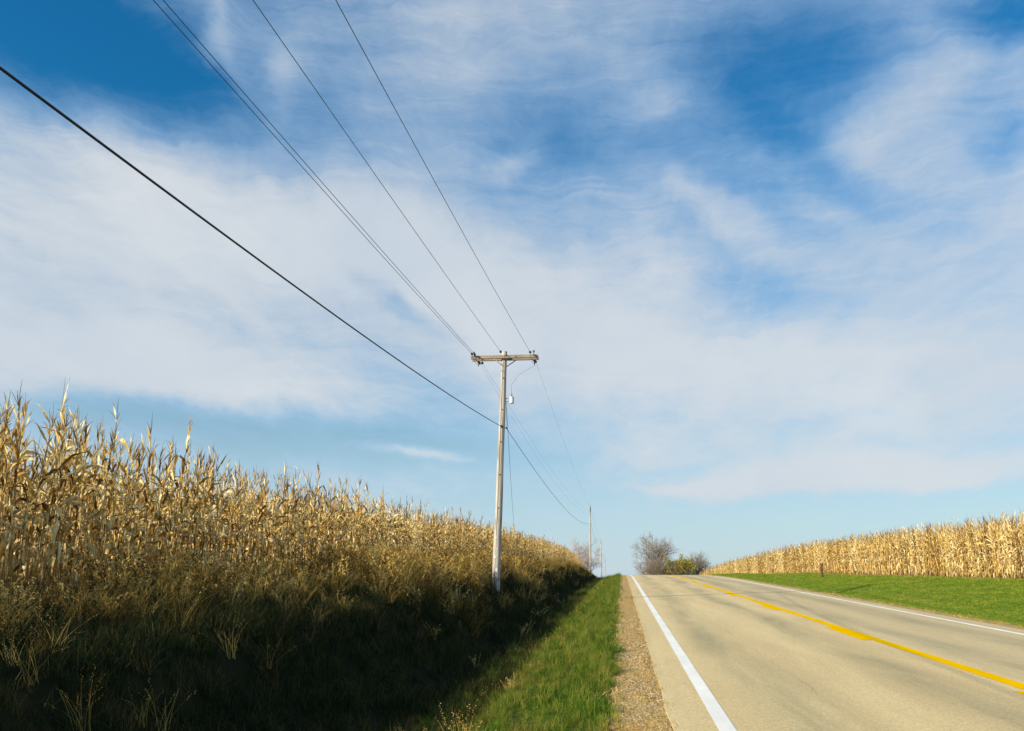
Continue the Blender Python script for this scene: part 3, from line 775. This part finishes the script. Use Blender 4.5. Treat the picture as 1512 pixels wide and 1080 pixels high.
pts_ = [(px_ + .04, PY - .03, tz_ - .12), (px_ + .035, PY - .05, 7.3), (px_ + .06, PY - .04, 6.95), (cx + .17, PY - .01, cz)]
mb = MB(); mb.tube([rel(p) for p in pts_], .006, 5); mb.build('ground_wire', M['wire'], up_)
# ground wire stapled down the shaft and small tags near the foot
mb = MB(); mb.tube([rel((pole_x(z) - .03, PY - lerp(.136, .10, (z - Z_GR) / (Z_TOP - Z_GR)) - .008, z)) for z in frange(Z_GR, 9.2, .5)], .005, 5); mb.build('ground_wire', M['iron'], up_)
for (dx, z, w_, h_) in ((.01, 1.92, .085, .11), (-.05, 2.35, .05, .07), (.03, 2.62, .04, .05), (-.02, 3.0, .05, .035)):
    mb = MB(); mb.box(rel((pole_x(z) + dx, PY - .138, z)), (w_, .008, h_), Matrix.Rotation(dx * 4, 3, 'Z')); mb.build('tag_plate', M['white_tag'] if z < 2.5 else M['can'], up_)

def far_pole(x, y, ztop, label, r=.13, xt=None):
    zg = ground(x, y); root = empty('utility_pole', (x, y, zg)); tag(root, label, 'utility pole', 'wooden poles running over the crest')
    mb = MB(); k = 10; h = ztop - zg; dx = (xt or 0)
    mb.tube([(dx * i / k, 0, -.3 + (h + .3) * i / k) for i in range(k + 1)], [lerp(r, r * .72, i / k) for i in range(k + 1)], 12); mb.build('shaft', M['pole'], root, smooth=True)
    mb = MB(); mb.lathe([(.012, 0), (.012, .06), (.04, .07), (.045, .11), (.02, .13), (.03, .16), (.01, .18)], 8, Matrix.Translation((dx, 0, h))); mb.build('insulator', M['porcelain'], root)
    mb = MB(); mb.box((dx * .9 + .02, -.13, h - .55), (.10, .06, .7)); mb.build('pin_bracket', M['iron'], root)
    return root
far_pole(-4.25, 125, 12.15, 'second wooden utility pole, at the far end of the left corn', .13, .14)
far_pole(-4.47, 205, 11.27, 'third wooden utility pole, thin against the sky beyond the crest', .14)
far_pole(-5.02, 285, 9.24, 'fourth and farthest utility pole, its top just over the crest', .14)
span('power_line', (-4.11, 125, 12.2), (-4.47, 205, 11.3), .8, .006, 'wire', 'faint wire between the second and third poles')
span('communications_cable', (-4.03, 125, 9.69), (-4.4, 205, 9.0), 1.0, .009, 'cable', 'dark cable between the second and third poles')

# ------------------------------------------------------------------ post in the right verge
px2, py2 = 12.6, 59.3; zg = ground(px2, py2)
mb = MB(); rr = random.Random(4); n = 9; rows = [(-.3, .098), (0, .10), (.3, .094), (.6, .097), (.86, .09), (.90, .07)]
vs = []; wob_ = [rr.uniform(.85, 1.12) for _ in range(n)]
for z, r in rows: vs += [(cos(2*pi*j/n) * r * wob_[j] + .03 * z, sin(2*pi*j/n) * r * wob_[j], z + (.03 * rr.uniform(-1, 1) if z > .8 else 0)) for j in range(n)]
mb.add(vs, [(i*n+j, i*n+(j+1) % n, (i+1)*n+(j+1) % n, (i+1)*n+j) for i in range(len(rows)-1) for j in range(n)] + [tuple((len(rows)-1)*n+j for j in range(n))])
o = mb.build('wooden_post', M['post']); o.location = (px2, py2, zg); tag(o, 'short dark brown wooden post standing in the green right verge before the corn', 'post')

# ------------------------------------------------------------------ trees beyond the crest
def bare_tree(name, x, y, h, width, label, seed, bark, levels=5, stems=1, leafmat=None, nleaf=0, low=.25, kids=4, lrad=.16, cat='tree', group='bare trees beyond the crest'):
    r = random.Random(seed); zg = ground(x, y) - .2
    root = empty(name, (x, y, zg)); tag(root, label, cat, group)
    trunk, crown = MB(), MB(); tips = []
    def grow(p, d, L, rad, lev):
        k = 4 if lev < 2 else 3; pts_ = [p]; q = p.copy(); dd = d.copy()
        for i in range(k):
            dd = (dd + Vector((r.gauss(0, .10), r.gauss(0, .10), r.gauss(.05, .06)))).normalized(); q = q + dd * L / k; pts_.append(q)
        rs = [rad * (1 - .45 * i / k) for i in range(k + 1)]
        (trunk if lev < 2 else crown).tube(pts_, rs, 6 if lev < 2 else 3, cap=False)
        if lev >= levels - 1: tips.extend(pts_[1:])
        if lev >= levels: return
        nk = kids + (1 if lev == 0 else 0)
        for j in range(nk):
            t = lerp(low if lev == 0 else .25, 1.0, (j + r.random() * .6) / nk); t = min(t, .99); i = int(t * k); fr2 = t * k - i
            b = pts_[i].lerp(pts_[min(i + 1, k)], fr2)
            a = r.uniform(0, 6.28); side = dd.orthogonal().normalized(); side.rotate(Matrix.Rotation(a, 3, dd))
            sp = r.uniform(.45, .95) * width
            nd = (dd + side * sp + Vector((0, 0, .12))).normalized()
            grow(b, nd, L * r.uniform(.52, .74), max(rad * .5, .013), lev + 1)
    for s in range(stems):
        a = r.uniform(0, 6.28); off = Vector((cos(a), sin(a), 0)) * (0 if stems == 1 else r.uniform(.1, 1.2)); ti = 0.05 if stems == 1 else .35
        grow(off, Vector((cos(a) * ti, sin(a) * ti, 1)).normalized(), h * (.52 if stems == 1 else .45), lrad, 0)
    top = max(v[2] for v in trunk.v + crown.v); f = h / top
    for mbx in (trunk, crown): mbx.v = [(v[0] * f, v[1] * f, v[2] * f) for v in mbx.v]
    trunk.build('trunk', bark, root); crown.build('crown', bark, root)
    if leafmat:
        lf = MB()
        for _ in range(nleaf):
            b = r.choice(tips) * f + Vector([r.gauss(0, .22) for _ in range(3)]); s = r.uniform(.09, .19)
            u = Vector([r.gauss(0, 1) for _ in range(3)]).normalized(); w = u.orthogonal().normalized()
            lf.add([b - u * s, b + w * s * .6, b + u * s, b - w * s * .6], [(0, 1, 2, 3)])
        lf.build('foliage', leafmat, root)
    return root
bare_tree('bare_tree', 7.6, 190, 11.6, 1.45, 'tallest bare tree on the crest with a fan-shaped crown', 44, M['bark'], 4, 1, kids=7, lrad=.17, low=.22)
bare_tree('bare_tree', 4.9, 188, 6.9, 1.5, 'low bare brushy tree left of the tallest crest tree', 8, M['bark'], 4, 4, kids=4, lrad=.08)
bare_tree('bare_tree', 5.9, 186, 5.8, 1.4, 'bare brush at the foot of the tallest crest tree', 18, M['bark'], 4, 4, kids=4, lrad=.07)
bare_tree('yellow_tree', 11.7, 187, 6.5, 1.4, 'rounded yellow-green autumn tree beside the bare trees on the crest', 9, M['bark'], 4, 5, M['yellow_leaf'], 6000, kids=4, lrad=.08, group='leafy trees beyond the crest')
bare_tree('olive_shrub', 10.0, 186, 4.8, 1.5, 'dull olive brown shrub between the tallest bare tree and the yellow tree', 10, M['bark'], 4, 5, M['olive_leaf'], 900, kids=4, lrad=.06, cat='shrub', group='leafy trees beyond the crest')
bare_tree('olive_shrub', 13.9, 190, 6.0, 1.5, 'thin olive shrub right of the yellow tree on the crest', 12, M['bark'], 4, 5, M['olive_leaf'], 1400, kids=4, lrad=.06, cat='shrub', group='leafy trees beyond the crest')
bare_tree('bare_tree', 16.1, 200, 8.3, 1.2, 'small pale bare tree rightmost of the crest trees by the right corn', 13, M['bark_pale'], 4, 4, kids=5, lrad=.08)
bare_tree('bare_tree', -9.3, 232, 11.6, 1.2, 'hazy bare tree behind the far end of the left corn', 14, M['bark_far'], 5, 2, kids=4, lrad=.15)
bare_tree('bare_brush', -5.2, 150, 4.0, 1.1, 'low brown brush beside the second utility pole', 15, M['bark_far'], 4, 4, kids=4, lrad=.05, cat='brush')
